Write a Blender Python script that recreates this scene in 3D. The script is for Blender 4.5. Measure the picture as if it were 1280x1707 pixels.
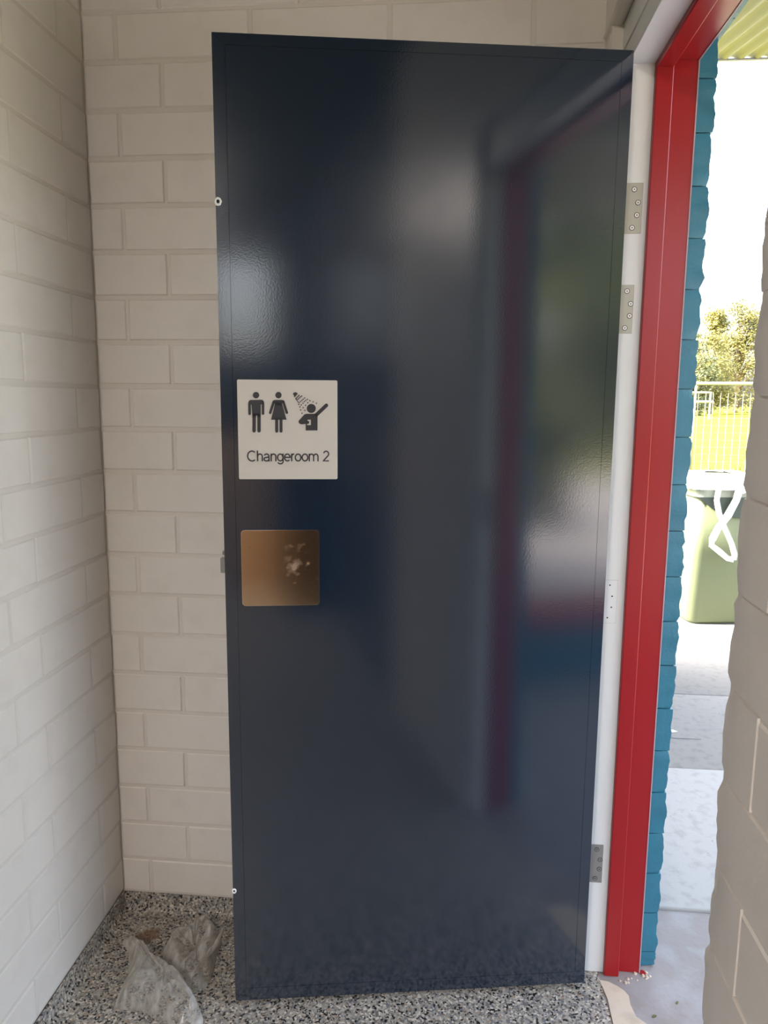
import bpy, bmesh, math, random
from mathutils import Vector, Matrix, noise
random.seed(7)
for o in list(bpy.data.objects): bpy.data.objects.remove(o)
scene = bpy.context.scene
COL = scene.collection

# ------------------------------------------------------------------ camera
F_PX, PITCH, YAW, ROLL, CAM_H = 1242.07, 0.1510, 0.0909, 0.0077, 1.3756
fw = Vector((-math.sin(YAW)*math.cos(PITCH), math.cos(YAW)*math.cos(PITCH), -math.sin(PITCH)))
rt = Vector((math.cos(YAW), math.sin(YAW), 0)); up = rt.cross(fw)
r2 = rt*math.cos(ROLL) + up*math.sin(ROLL); u2 = -rt*math.sin(ROLL) + up*math.cos(ROLL)
cd = bpy.data.cameras.new('camera'); cd.sensor_fit = 'VERTICAL'; cd.sensor_height = 24.0
cd.lens = F_PX/1707*24.0; cd.clip_start = 0.02; cd.clip_end = 600
cam = bpy.data.objects.new('camera', cd); COL.objects.link(cam)
m3 = Matrix((r2, u2, -fw)).transposed().to_4x4(); m3.translation = (0, 0, CAM_H)
cam.matrix_world = m3; scene.camera = cam

# ------------------------------------------------------------------ sky, sun, exposure
SUN_EL = math.radians(50)
world = bpy.data.worlds.new('world'); scene.world = world; world.use_nodes = True
wn = world.node_tree.nodes; wl = world.node_tree.links; wn.clear()
sky = wn.new('ShaderNodeTexSky'); sky.sky_type = 'NISHITA'; sky.sun_disc = False
sky.sun_elevation = SUN_EL; sky.sun_rotation = math.radians(-93); sky.dust_density = 6.0; sky.air_density = 1.0; sky.ozone_density = 1.0
bg = wn.new('ShaderNodeBackground'); bg.inputs['Strength'].default_value = 0.80
wo = wn.new('ShaderNodeOutputWorld'); hs = wn.new('ShaderNodeHueSaturation'); hs.inputs['Saturation'].default_value = 0.6; wl.new(sky.outputs[0], hs.inputs['Color']); wl.new(hs.outputs[0], bg.inputs[0]); wl.new(bg.outputs[0], wo.inputs[0])
sd = bpy.data.lights.new('sun', 'SUN'); sd.energy = 11.0; sd.angle = math.radians(0.54); sd.color = (1.0, 0.95, 0.88)
sun = bpy.data.objects.new('sun', sd); COL.objects.link(sun)
sdir = Vector((math.cos(SUN_EL), 0.04, -math.sin(SUN_EL)))
sun.rotation_euler = sdir.to_track_quat('-Z', 'Y').to_euler(); sun.location = (-6, 2, 8)
vs = scene.view_settings; vs.view_transform = 'Standard'; vs.look = 'None'; vs.exposure = 1.3; vs.gamma = 1.0
vs.use_curve_mapping = False

# ------------------------------------------------------------------ materials
def mat(name, col, rough=0.5, spec=0.5, metal=0.0, bumps=(), var=None, extra=None):
    """bumps: (scale, detail, strength, distance); var: (scale, detail, colour2, lo, hi)"""
    m = bpy.data.materials.new(name); m.use_nodes = True
    nt = m.node_tree; N = nt.nodes; L = nt.links
    b = N['Principled BSDF']
    b.inputs['Base Color'].default_value = (*col, 1); b.inputs['Roughness'].default_value = rough
    b.inputs['Metallic'].default_value = metal; b.inputs['Specular IOR Level'].default_value = spec
    tc = N.new('ShaderNodeNewGeometry')
    colsock = None
    if var:
        vlist = var if isinstance(var, list) else [var]
        for sc, det, c2, lo, hi in vlist:
            n = N.new('ShaderNodeTexNoise'); n.inputs['Scale'].default_value = sc; n.inputs['Detail'].default_value = det
            L.new(tc.outputs['Position'], n.inputs['Vector'])
            mr = N.new('ShaderNodeMapRange'); mr.inputs[1].default_value = lo; mr.inputs[2].default_value = hi
            L.new(n.outputs['Fac'], mr.inputs[0])
            mx = N.new('ShaderNodeMix'); mx.data_type = 'RGBA'
            if colsock: L.new(colsock, mx.inputs[6])
            else: mx.inputs[6].default_value = (*col, 1)
            mx.inputs[7].default_value = (*c2, 1); L.new(mr.outputs[0], mx.inputs[0])
            colsock = mx.outputs[2]
        L.new(colsock, b.inputs['Base Color'])
    prev = None
    for sc, det, st, dist in bumps:
        n = N.new('ShaderNodeTexNoise'); n.inputs['Scale'].default_value = sc; n.inputs['Detail'].default_value = det
        L.new(tc.outputs['Position'], n.inputs['Vector'])
        bp = N.new('ShaderNodeBump'); bp.inputs['Strength'].default_value = st; bp.inputs['Distance'].default_value = dist
        L.new(n.outputs['Fac'], bp.inputs['Height'])
        if prev: L.new(prev, bp.inputs['Normal'])
        prev = bp.outputs['Normal']
    if prev: L.new(prev, b.inputs['Normal'])
    if extra: extra(m, N, L, b, tc)
    return m

M = {}
M['wall'] = mat('warm_white_block_paint', (0.77, 0.725, 0.665), 0.33, 0.5, bumps=[(160, 3, 0.25, 0.001), (25, 3, 0.3, 0.003)],
                var=(14, 4, (0.73, 0.68, 0.62), 0.5, 0.75))
M['joint'] = mat('painted_mortar', (0.70, 0.65, 0.585), 0.5, 0.4, bumps=[(120, 4, 0.2, 0.002)])
M['plain_wall'] = mat('dimmed_room_wall', (0.07, 0.07, 0.08), 0.28, 0.5, bumps=[(40, 3, 0.2, 0.002)])  # unseen room walls coloured dark so the door mirrors a dim room
M['ceiling'] = mat('ceiling_paint', (0.12, 0.12, 0.12), 0.7, 0.3)  # dark tone keeps the ceiling dim in the door's reflection
M['blue'] = mat('teal_blue_block_paint', (0.028, 0.155, 0.225), 0.38, 0.5, bumps=[(180, 4, 0.5, 0.0015), (30, 3, 0.3, 0.003)],
                var=(22, 4, (0.026, 0.135, 0.20), 0.5, 0.75))
M['red'] = mat('glossy_red_paint', (0.31, 0.009, 0.012), 0.30, 0.45, bumps=[(90, 2, 0.06, 0.0006)])
M['white'] = mat('white_gloss_paint', (0.72, 0.725, 0.71), 0.32, 0.5, bumps=[(60, 2, 0.05, 0.0006)])
M['sealant'] = mat('pale_sealant', (0.42, 0.31, 0.34), 0.5)
def door_x(m, N, L, b, tc):
    b.inputs['IOR'].default_value = 1.9
M['door'] = mat('navy_powdercoat', (0.0075, 0.0165, 0.032), 0.12, 0.5, bumps=[(300, 2, 0.12, 0.0005)], extra=door_x)
M['sign'] = mat('cream_sign_plate', (0.53, 0.49, 0.435), 0.45)
M['sign_dark'] = mat('charcoal_sign_print', (0.022, 0.021, 0.024), 0.5)
def plate_x(m, N, L, b, tc):
    tx = N.new('ShaderNodeTexCoord'); mp = N.new('ShaderNodeMapping'); mp.inputs['Scale'].default_value = (900, 900, 5)
    L.new(tx.outputs['Object'], mp.inputs[0])
    n = N.new('ShaderNodeTexNoise'); n.inputs['Scale'].default_value = 1.0; n.inputs['Detail'].default_value = 2
    L.new(mp.outputs[0], n.inputs['Vector'])
    bp = N.new('ShaderNodeBump'); bp.inputs['Strength'].default_value = 0.04; bp.inputs['Distance'].default_value = 0.0002
    L.new(n.outputs['Fac'], bp.inputs['Height']); L.new(bp.outputs[0], b.inputs['Normal'])
    # greasy finger smudges right of the centre
    n2 = N.new('ShaderNodeTexNoise'); n2.inputs['Scale'].default_value = 55; n2.inputs['Detail'].default_value = 4
    L.new(tx.outputs['Object'], n2.inputs['Vector'])
    ds = N.new('ShaderNodeVectorMath'); ds.operation = 'DISTANCE'; ds.inputs[1].default_value = (0.028, 0.0, 0.005)
    mp2 = N.new('ShaderNodeMapping'); mp2.inputs['Scale'].default_value = (1.0, 0.0, 0.65)
    L.new(tx.outputs['Object'], mp2.inputs[0]); L.new(mp2.outputs[0], ds.inputs[0])
    fo = N.new('ShaderNodeMapRange'); fo.inputs[1].default_value = 0.008; fo.inputs[2].default_value = 0.036
    fo.inputs[3].default_value = 0.20; fo.inputs[4].default_value = 0.0; L.new(ds.outputs['Value'], fo.inputs[0])
    ad = N.new('ShaderNodeMath'); ad.operation = 'ADD'; L.new(n2.outputs['Fac'], ad.inputs[0]); L.new(fo.outputs[0], ad.inputs[1])
    mr = N.new('ShaderNodeMapRange'); mr.inputs[1].default_value = 0.63; mr.inputs[2].default_value = 0.92; mr.inputs[4].default_value = 0.5
    L.new(ad.outputs[0], mr.inputs[0])
    rr = N.new('ShaderNodeMapRange'); rr.inputs[3].default_value = 0.13; rr.inputs[4].default_value = 0.7
    L.new(mr.outputs[0], rr.inputs[0]); L.new(rr.outputs[0], b.inputs['Roughness'])
    mx = N.new('ShaderNodeMix'); mx.data_type = 'RGBA'; mx.inputs[6].default_value = (0.66, 0.50, 0.365, 1); mx.inputs[7].default_value = (0.62, 0.56, 0.52, 1)
    L.new(mr.outputs[0], mx.inputs[0]); L.new(mx.outputs[2], b.inputs['Base Color'])
    b.inputs['Anisotropic'].default_value = 0.6
M['plate'] = mat('warm_tinted_steel', (0.66, 0.50, 0.365), 0.26, metal=1.0, extra=plate_x)  # brushed stainless, the reflected room's tan put into the base colour
M['edge_metal'] = mat('polished_plate_edge', (0.80, 0.70, 0.60), 0.15, metal=1.0)
M['steel'] = mat('satin_hinge_steel', (0.43, 0.41, 0.34), 0.42, metal=0.3, bumps=[(300, 2, 0.1, 0.0003)])
M['steel_grey'] = mat('dull_hinge_steel', (0.27, 0.26, 0.245), 0.42, metal=0.3, bumps=[(300, 2, 0.1, 0.0003)])
M['dark'] = mat('dark_recess', (0.012, 0.011, 0.010), 0.7)
M['nylon'] = mat('white_chipped_paint', (0.80, 0.79, 0.77), 0.4)
M['zinc'] = mat('zinc_latch_metal', (0.28, 0.275, 0.25), 0.35, metal=0.6)

def flake_x(m, N, L, b, tc):
    base = None
    def vor(scale, off):
        mp = N.new('ShaderNodeMapping'); mp.inputs['Location'].default_value = off
        L.new(tc.outputs['Position'], mp.inputs[0])
        v = N.new('ShaderNodeTexVoronoi'); v.inputs['Scale'].default_value = scale; v.feature = 'F1'
        L.new(mp.outputs[0], v.inputs['Vector']); return v
    v = vor(225, (3.1, 2.2, 1.0))
    sep = N.new('ShaderNodeSeparateColor'); L.new(v.outputs['Color'], sep.inputs[0])
    cr = N.new('ShaderNodeValToRGB'); cr.color_ramp.interpolation = 'CONSTANT'
    e = cr.color_ramp.elements
    cols = [(0.0, (0.012, 0.012, 0.013)), (0.13, (0.17, 0.155, 0.135)), (0.27, (0.31, 0.288, 0.25)), (0.54, (0.41, 0.38, 0.325)),
            (0.76, (0.60, 0.55, 0.47)), (0.86, (0.34, 0.25, 0.175)), (0.91, (0.17, 0.18, 0.20))]
    e[0].position = 0; e[0].color = (*cols[0][1], 1); e[1].position = cols[1][0]; e[1].color = (*cols[1][1], 1)
    for p_, c_ in cols[2:]:
        q = e.new(p_); q.color = (*c_, 1)
    L.new(sep.outputs[0], cr.inputs[0])
    # rusty leaf stain near the corner
    n = N.new('ShaderNodeTexNoise'); n.inputs['Scale'].default_value = 22; n.inputs['Detail'].default_value = 5
    L.new(tc.outputs['Position'], n.inputs['Vector'])
    ds = N.new('ShaderNodeVectorMath'); ds.operation = 'DISTANCE'; ds.inputs[1].default_value = (-0.755, 1.675, 0)
    mp2 = N.new('ShaderNodeMapping'); mp2.vector_type = 'POINT'
    L.new(tc.outputs['Position'], ds.inputs[0])
    fo = N.new('ShaderNodeMapRange'); fo.inputs[1].default_value = 0.012; fo.inputs[2].default_value = 0.06; fo.inputs[3].default_value = 0.42; fo.inputs[4].default_value = -0.35
    L.new(ds.outputs['Value'], fo.inputs[0])
    ad = N.new('ShaderNodeMath'); ad.operation = 'ADD'; L.new(n.outputs['Fac'], ad.inputs[0]); L.new(fo.outputs[0], ad.inputs[1])
    mr = N.new('ShaderNodeMapRange'); mr.inputs[1].default_value = 0.55; mr.inputs[2].default_value = 0.72; mr.inputs[4].default_value = 0.72
    L.new(ad.outputs[0], mr.inputs[0])
    mx = N.new('ShaderNodeMix'); mx.data_type = 'RGBA'; mx.inputs[7].default_value = (0.15, 0.062, 0.018, 1)
    L.new(mr.outputs[0], mx.inputs[0]); L.new(cr.outputs[0], mx.inputs[6]); L.new(mx.outputs[2], b.inputs['Base Color'])
    bp = N.new('ShaderNodeBump'); bp.inputs['Strength'].default_value = 0.3; bp.inputs['Distance'].default_value = 0.001
    L.new(sep.outputs[1], bp.inputs['Height']); L.new(bp.outputs[0], b.inputs['Normal'])
M['flake'] = mat('speckled_flake_epoxy', (0.3, 0.3, 0.28), 0.42, 0.5, extra=flake_x)
M['concrete'] = mat('dusty_concrete', (0.28, 0.25, 0.235), 0.85, 0.3, bumps=[(60, 5, 0.4, 0.003), (400, 2, 0.3, 0.001)],
                    var=[(9, 4, (0.33, 0.315, 0.31), 0.45, 0.62), (260, 2, (0.25, 0.24, 0.23), 0.68, 0.74)])
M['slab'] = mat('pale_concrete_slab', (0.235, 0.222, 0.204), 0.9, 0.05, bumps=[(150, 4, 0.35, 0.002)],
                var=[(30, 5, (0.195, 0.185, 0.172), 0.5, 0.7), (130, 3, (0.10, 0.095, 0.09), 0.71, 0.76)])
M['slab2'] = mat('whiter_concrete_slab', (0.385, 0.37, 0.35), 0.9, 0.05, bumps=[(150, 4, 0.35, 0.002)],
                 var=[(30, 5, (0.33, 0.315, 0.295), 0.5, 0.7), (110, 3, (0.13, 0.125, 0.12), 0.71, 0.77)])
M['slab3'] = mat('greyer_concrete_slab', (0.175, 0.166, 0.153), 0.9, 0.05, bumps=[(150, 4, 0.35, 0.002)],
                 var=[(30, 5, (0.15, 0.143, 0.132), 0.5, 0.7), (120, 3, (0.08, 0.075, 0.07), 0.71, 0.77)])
M['filler'] = mat('beige_floor_filler', (0.60, 0.50, 0.39), 0.7, 0.4, bumps=[(25, 4, 0.4, 0.004)], var=(18, 4, (0.48, 0.40, 0.31), 0.5, 0.7))
M['grass'] = mat('dry_sunlit_grass', (0.125, 0.125, 0.020), 0.9, 0.0, bumps=[(30, 4, 0.4, 0.02)],
                 var=[(0.35, 4, (0.105, 0.115, 0.017), 0.4, 0.65), (4, 4, (0.15, 0.135, 0.030), 0.5, 0.7)])
M['soffit'] = mat('cream_corrugated_sheet', (0.215, 0.20, 0.13), 0.45, 0.5)
M['roof_metal'] = mat('grey_roof_metal', (0.35, 0.36, 0.37), 0.5)
M['leaf'] = mat('eucalypt_leaves', (0.125, 0.12, 0.028), 0.6, 0.2, var=(0.6, 3, (0.21, 0.18, 0.045), 0.4, 0.62))
M['leaf_dark'] = mat('dark_green_leaves', (0.07, 0.085, 0.03), 0.6, 0.3, var=(0.6, 3, (0.14, 0.14, 0.04), 0.4, 0.62))  # darker green leaf colour for the hedge and some trees
M['bark'] = mat('grey_brown_bark', (0.22, 0.16, 0.12), 0.9, 0.2, var=(6, 4, (0.34, 0.27, 0.22), 0.45, 0.6))
M['bin'] = mat('green_bin_plastic', (0.165, 0.185, 0.095), 0.5, 0.4, bumps=[(140, 3, 0.4, 0.002)])
M['bin_dark'] = mat('wheel_plastic_scoop_shade', (0.05, 0.065, 0.05), 0.5, 0.5)  # wheel plastic, also the painted shade of the front recess
M['bin_band'] = mat('grey_bin_rim', (0.30, 0.31, 0.24), 0.5)
M['white_plastic'] = mat('white_plastic_film', (0.86, 0.86, 0.86), 0.4)
M['galv'] = mat('white_galvanised_steel', (0.27, 0.265, 0.21), 0.45)
M['glass'] = None

def thin_mat(name, col, alpha, rough, trans_col=(0.9, 0.9, 0.9)):
    m = bpy.data.materials.new(name); m.use_nodes = True; N = m.node_tree.nodes; L = m.node_tree.links
    b = N['Principled BSDF']; b.inputs['Base Color'].default_value = (*col, 1); b.inputs['Roughness'].default_value = rough
    t = N.new('ShaderNodeBsdfTransparent'); t.inputs[0].default_value = (*trans_col, 1)
    mx = N.new('ShaderNodeMixShader'); out = N['Material Output']
    L.new(t.outputs[0], mx.inputs[1]); L.new(b.outputs[0], mx.inputs[2]); L.new(mx.outputs[0], out.inputs[0])
    if isinstance(alpha, float): mx.inputs[0].default_value = alpha
    else:
        g = N.new('ShaderNodeNewGeometry'); n = N.new('ShaderNodeTexNoise'); n.inputs['Scale'].default_value = alpha[0]; n.inputs['Detail'].default_value = 5
        n.inputs['Distortion'].default_value = 1.2
        L.new(g.outputs['Position'], n.inputs['Vector'])
        mr = N.new('ShaderNodeMapRange'); mr.inputs[1].default_value = 0.35; mr.inputs[2].default_value = 0.68
        mr.inputs[3].default_value = alpha[1]; mr.inputs[4].default_value = alpha[2]
        L.new(n.outputs['Fac'], mr.inputs[0]); L.new(mr.outputs[0], mx.inputs[0])
        bp = N.new('ShaderNodeBump'); bp.inputs['Strength'].default_value = 0.5; bp.inputs['Distance'].default_value = 0.004
        L.new(n.outputs['Fac'], bp.inputs['Height']); L.new(bp.outputs[0], b.inputs['Normal'])
    return m
M['glass'] = thin_mat('window_glass', (0.9, 0.92, 0.92), 0.12, 0.08)
def film_mat():
    m = bpy.data.materials.new('clear_crumpled_film'); m.use_nodes = True; N = m.node_tree.nodes; L = m.node_tree.links
    b = N['Principled BSDF']; b.inputs['Base Color'].default_value = (0.60, 0.575, 0.53, 1); b.inputs['Roughness'].default_value = 0.25
    t = N.new('ShaderNodeBsdfTransparent'); t.inputs[0].default_value = (0.93, 0.92, 0.90, 1)
    lw_ = N.new('ShaderNodeLayerWeight'); lw_.inputs['Blend'].default_value = 0.45
    g = N.new('ShaderNodeNewGeometry'); mp = N.new('ShaderNodeMapping'); mp.inputs['Scale'].default_value = (60, 22, 40); mp.inputs['Rotation'].default_value = (0, 0, 0.8)
    L.new(g.outputs['Position'], mp.inputs[0])
    n = N.new('ShaderNodeTexNoise'); n.inputs['Scale'].default_value = 1.0; n.inputs['Detail'].default_value = 4; L.new(mp.outputs[0], n.inputs['Vector'])
    mr = N.new('ShaderNodeMapRange'); mr.inputs[1].default_value = 0.38; mr.inputs[2].default_value = 0.70; mr.inputs[3].default_value = 0.12; mr.inputs[4].default_value = 0.55
    L.new(n.outputs['Fac'], mr.inputs[0])
    ml = N.new('ShaderNodeMath'); ml.operation = 'MULTIPLY_ADD'; ml.inputs[1].default_value = 0.55; ml.use_clamp = True
    L.new(lw_.outputs['Facing'], ml.inputs[0]); L.new(mr.outputs[0], ml.inputs[2])
    mx = N.new('ShaderNodeMixShader'); L.new(ml.outputs[0], mx.inputs[0]); L.new(t.outputs[0], mx.inputs[1]); L.new(b.outputs[0], mx.inputs[2])
    L.new(mx.outputs[0], N['Material Output'].inputs[0])
    return m
M['film'] = film_mat()
def emis(name, col, st):
    m = bpy.data.materials.new(name); m.use_nodes = True; b = m.node_tree.nodes['Principled BSDF']
    b.inputs['Base Color'].default_value = (0.8, 0.8, 0.8, 1); b.inputs['Emission Color'].default_value = (*col, 1); b.inputs['Emission Strength'].default_value = st
    return m
M['fill_lamp'] = emis('fill_light_diffuser', (1.0, 0.90, 0.82), 104.0)  # glow of the added fill light

# ------------------------------------------------------------------ mesh helpers
def link(name, me, material=None, parent=None, loc=None, rotz=None):
    o = bpy.data.objects.new(name, me); COL.objects.link(o)
    if me is not None and material is not None and not me.materials: me.materials.append(material)
    if parent is not None: o.parent = parent
    if loc is not None: o.location = loc
    if rotz is not None: o.rotation_euler = (0, 0, rotz)
    return o
def tag(o, label=None, cat=None, group=None, kind=None):
    if label: o['label'] = label
    if cat: o['category'] = cat
    if group: o['group'] = group
    if kind: o['kind'] = kind
    return o
def empty(name, loc=(0, 0, 0), rotz=0):
    o = bpy.data.objects.new(name, None); COL.objects.link(o); o.location = loc; o.rotation_euler = (0, 0, rotz); o.empty_display_size = 0.1
    return o
class MB:
    def __init__(s): s.v = []; s.f = []
    def add(s, v, f):
        b = len(s.v); s.v += [tuple(x) for x in v]; s.f += [tuple(i + b for i in q) for q in f]; return s
    def box(s, x0, x1, y0, y1, z0, z1):
        v = [(x0, y0, z0), (x1, y0, z0), (x1, y1, z0), (x0, y1, z0), (x0, y0, z1), (x1, y0, z1), (x1, y1, z1), (x0, y1, z1)]
        return s.add(v, [(0, 3, 2, 1), (4, 5, 6, 7), (0, 1, 5, 4), (1, 2, 6, 5), (2, 3, 7, 6), (3, 0, 4, 7)])
    def prism(s, pts, fn, a, b):
        """pts 2D polygon; fn(p, t) -> 3D"""
        n = len(pts)
        return s.add([fn(p, a) for p in pts] + [fn(p, b) for p in pts],
                     [tuple(range(n))[::-1], tuple(range(n, 2*n))] + [(i, (i+1) % n, n+(i+1) % n, n+i) for i in range(n)])
    def tube(s, pts, r, n=8, cap=True):
        pts = [Vector(p) for p in pts]; rs = r if isinstance(r, (list, tuple)) else [r]*len(pts)
        base = len(s.v)
        for i, p in enumerate(pts):
            d = (pts[min(i+1, len(pts)-1)] - pts[max(i-1, 0)]).normalized()
            a = d.cross(Vector((0, 0, 1)) if abs(d.z) < 0.9 else Vector((1, 0, 0))).normalized(); b_ = d.cross(a)
            for k in range(n):
                t = 2*math.pi*k/n; s.v.append(tuple(p + a*rs[i]*math.cos(t) + b_*rs[i]*math.sin(t)))
        for i in range(len(pts)-1):
            for k in range(n):
                a0 = base+i*n+k; a1 = base+i*n+(k+1) % n; s.f.append((a0, a1, a1+n, a0+n))
        if cap:
            s.f.append(tuple(base+k for k in range(n))[::-1]); s.f.append(tuple(base+(len(pts)-1)*n+k for k in range(n)))
        return s
    def mesh(s, name, smooth=False):
        me = bpy.data.meshes.new(name); me.from_pydata(s.v, [], s.f)
        bm = bmesh.new(); bm.from_mesh(me); bmesh.ops.recalc_face_normals(bm, faces=bm.faces); bm.to_mesh(me); bm.free()
        if smooth:
            for p_ in me.polygons: p_.use_smooth = True
        return me
    def build(s, name, material, parent=None, smooth=False, loc=None, rotz=None):
        return link(name, s.mesh(name, smooth), material, parent, loc, rotz)
def bevel(o, w, seg=2):
    md = o.modifiers.new('bevel', 'BEVEL'); md.width = w; md.segments = seg; md.limit_method = 'ANGLE'; md.angle_limit = math.radians(40)
    return o

# ------------------------------------------------------------------ dimensions (metres)
XL, YB = -0.8657, 1.7803            # left wall face, back wall face
XW = 0.308                          # inner face of the doorway wall
XE = 0.525                          # its outer face
CH, BL, Z0 = 0.10479, 0.3144, 0.1437  # course height, block length, z of a bed joint
JY, JZ, LY = 1.668, 2.0503, 0.842   # hinge rebate face, head rebate, latch rebate face
NY = 0.824                          # end of the near wall
CEIL = 2.70
HX, HY, ANG, DW, DZB, DH = 0.3368, 1.6140, 0.1663, 0.8146, 0.0126, 2.04

# ------------------------------------------------------------------ brickwork
_bc = {}
def brick_mesh(L_, H_, D_, e=0.0035):
    """block lying along +x (0..L), up +z (0..H), face at y=0 looking to -y"""
    k = (round(L_, 4), round(H_, 4), round(D_, 4))
    if k in _bc: return _bc[k]
    v = [(0, D_, 0), (L_, D_, 0), (L_, D_, H_), (0, D_, H_), (0, e, 0), (L_, e, 0), (L_, e, H_), (0, e, H_),
         (e, 0, e), (L_-e, 0, e), (L_-e, 0, H_-e), (e, 0, H_-e)]
    f = [(8, 9, 10, 11), (4, 5, 9, 8), (5, 6, 10, 9), (6, 7, 11, 10), (7, 4, 8, 11), (0, 1, 5, 4), (1, 2, 6, 5), (2, 3, 7, 6), (3, 0, 4, 7), (3, 2, 1, 0)]
    me = MB().add(v, f).mesh('brick'); _bc[k] = me
    return me
def course_rows(z_lo, z_hi):
    k = math.floor((z_lo - Z0)/CH)
    out = []
    while Z0 + k*CH < z_hi - 0.005:
        out.append((k, max(z_lo, Z0 + k*CH), min(z_hi, Z0 + (k+1)*CH))); k += 1
    return out
def lay(parent, material, a0, a1, rows, offs, place, depth=0.012, end_gap=(0.0, 0.0), skip=None):
    """lay blocks between a0..a1 along the wall; offs[k%2] is the position of one perpend; place(a,z)->(loc, rotz)"""
    rnd = random.Random(hash((round(a0, 3), round(a1, 3))) & 0xffff)
    for k, z0, z1 in rows:
        off = offs[k % 2]
        n = math.floor((a0 - off)/BL); c = off + n*BL
        while c < a1 - 0.004:
            s0, s1 = max(c, a0), min(c + BL, a1); c += BL
            if s1 - s0 < 0.012: continue
            if skip and skip(s0, s1, z0, z1): continue
            g = rnd.choice([0.0022, 0.0026, 0.0034]); gz = rnd.choice([0.0030, 0.0036, 0.0042])
            l0 = s0 + (g if s0 > a0 + 1e-4 else end_gap[0]); l1 = s1 - (g if s1 < a1 - 1e-4 else end_gap[1])
            me = brick_mesh(round(l1-l0, 3), round(z1-z0-2*gz, 4), depth)
            pr = rnd.uniform(-0.0007, 0.0007)
            loc, rz = place(l0, l1, z0+gz, pr)
            link('brick', me, material, parent, loc, rz)

# --- back wall (faces -y)
wall_back = tag(MB().box(XL-0.10, XW+0.03, YB+0.0028, YB+0.11, 0.0, CEIL).build('wall_back', M['joint']),
                'warm white painted block wall behind the open navy door', 'wall', kind='structure')
lay(wall_back, M['wall'], XL, XW+0.03, course_rows(0.0457, CEIL), {0: -0.681, 1: -0.787},
    lambda l0, l1, z, pr: ((l0, YB+pr, z), 0.0))
# --- left wall (faces +x): brick local -y -> +x  => rotz = +90deg
wall_left = tag(MB().box(XL-0.10, XL-0.0028, 0.55, YB+0.11, 0.0, CEIL).build('wall_left', M['joint']),
                'warm white painted block wall on the left of the alcove', 'wall', kind='structure')
lay(wall_left, M['wall'], 0.60, YB, course_rows(0.0457, CEIL), {1: 1.668, 0: 1.460},
    lambda l0, l1, z, pr: ((XL+pr, l0, z), math.pi/2))
# --- doorway wall, inner leaf (faces -x)
wall_right = tag(MB().box(XW+0.0028, 0.40, -0.10, NY-0.009, 0.0, CEIL).box(XW+0.0028, 0.40, JY+0.043, YB, 0.0, CEIL)
                 .box(XW+0.0028, 0.40, NY-0.007, JY+0.043, 2.150, CEIL).build('wall_right', M['joint']),
                 'white painted block wall with the doorway, dim with its rough near edge at the right', 'wall', kind='structure')

def rough_brick(x0, x1, y0, y1, z0, z1, rough_axes, seed, amp=0.0036, rad=0.0034):
    """block with slightly bulging, chipped arrises; rough_axes: list of (corner sign x, corner sign y) vertical edges that are worn"""
    nx, ny, nz = 5, 6, 9
    nz = 9
    v = []; f = []; idx = {}
    def P(i, j, k): 
        x = x0 + (x1-x0)*i/nx; y = y0 + (y1-y0)*j/ny; z = z0 + (z1-z0)*k/nz
        return x, y, z
    cx, cy, cz = (x0+x1)/2, (y0+y1)/2, (z0+z1)/2
    hz = (z1-z0)/2
    def vert(i, j, k):
        if (i, j, k) in idx: return idx[(i, j, k)]
        x, y, z = P(i, j, k)
        for sx, sy in rough_axes:
            ex = (x1 if sx > 0 else x0); ey = (y1 if sy > 0 else y0)
            d = math.hypot(x-ex, y-ey)
            w = math.exp(-(d/0.022)**2)
            t = abs(z-cz)/hz
            pull = rad*(max(0, (t-0.62)/0.38)**2.2) + 0.0025
            n = noise.noise(Vector((z*45+seed*3.1, x*20, y*20+seed)))
            pull += amp*max(-0.35, n) + amp*0.5*noise.noise(Vector((z*130, seed, 0)))
            x -= sx*pull*w*0.8; y -= sy*pull*w
        # soften top and bottom bed edges
        idx[(i, j, k)] = len(v); v.append((x, y, z)); return idx[(i, j, k)]
    for i in range(nx):
        for k in range(nz):
            f.append((vert(i, 0, k), vert(i+1, 0, k), vert(i+1, 0, k+1), vert(i, 0, k+1)))
            f.append((vert(i, ny, k), vert(i, ny, k+1), vert(i+1, ny, k+1), vert(i+1, ny, k)))
    for j in range(ny):
        for k in range(nz):
            f.append((vert(0, j, k), vert(0, j, k+1), vert(0, j+1, k+1), vert(0, j+1, k)))
            f.append((vert(nx, j, k), vert(nx, j+1, k), vert(nx, j+1, k+1), vert(nx, j, k+1)))
    for i in range(nx):
        for j in range(ny):
            f.append((vert(i, j, 0), vert(i, j+1, 0), vert(i+1, j+1, 0), vert(i+1, j, 0)))
            f.append((vert(i, j, nz), vert(i+1, j, nz), vert(i+1, j+1, nz), vert(i, j+1, nz)))
    me = MB().add(v, f).mesh('brick', smooth=True); me.set_sharp_from_angle(angle=math.radians(38))
    return me
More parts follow.
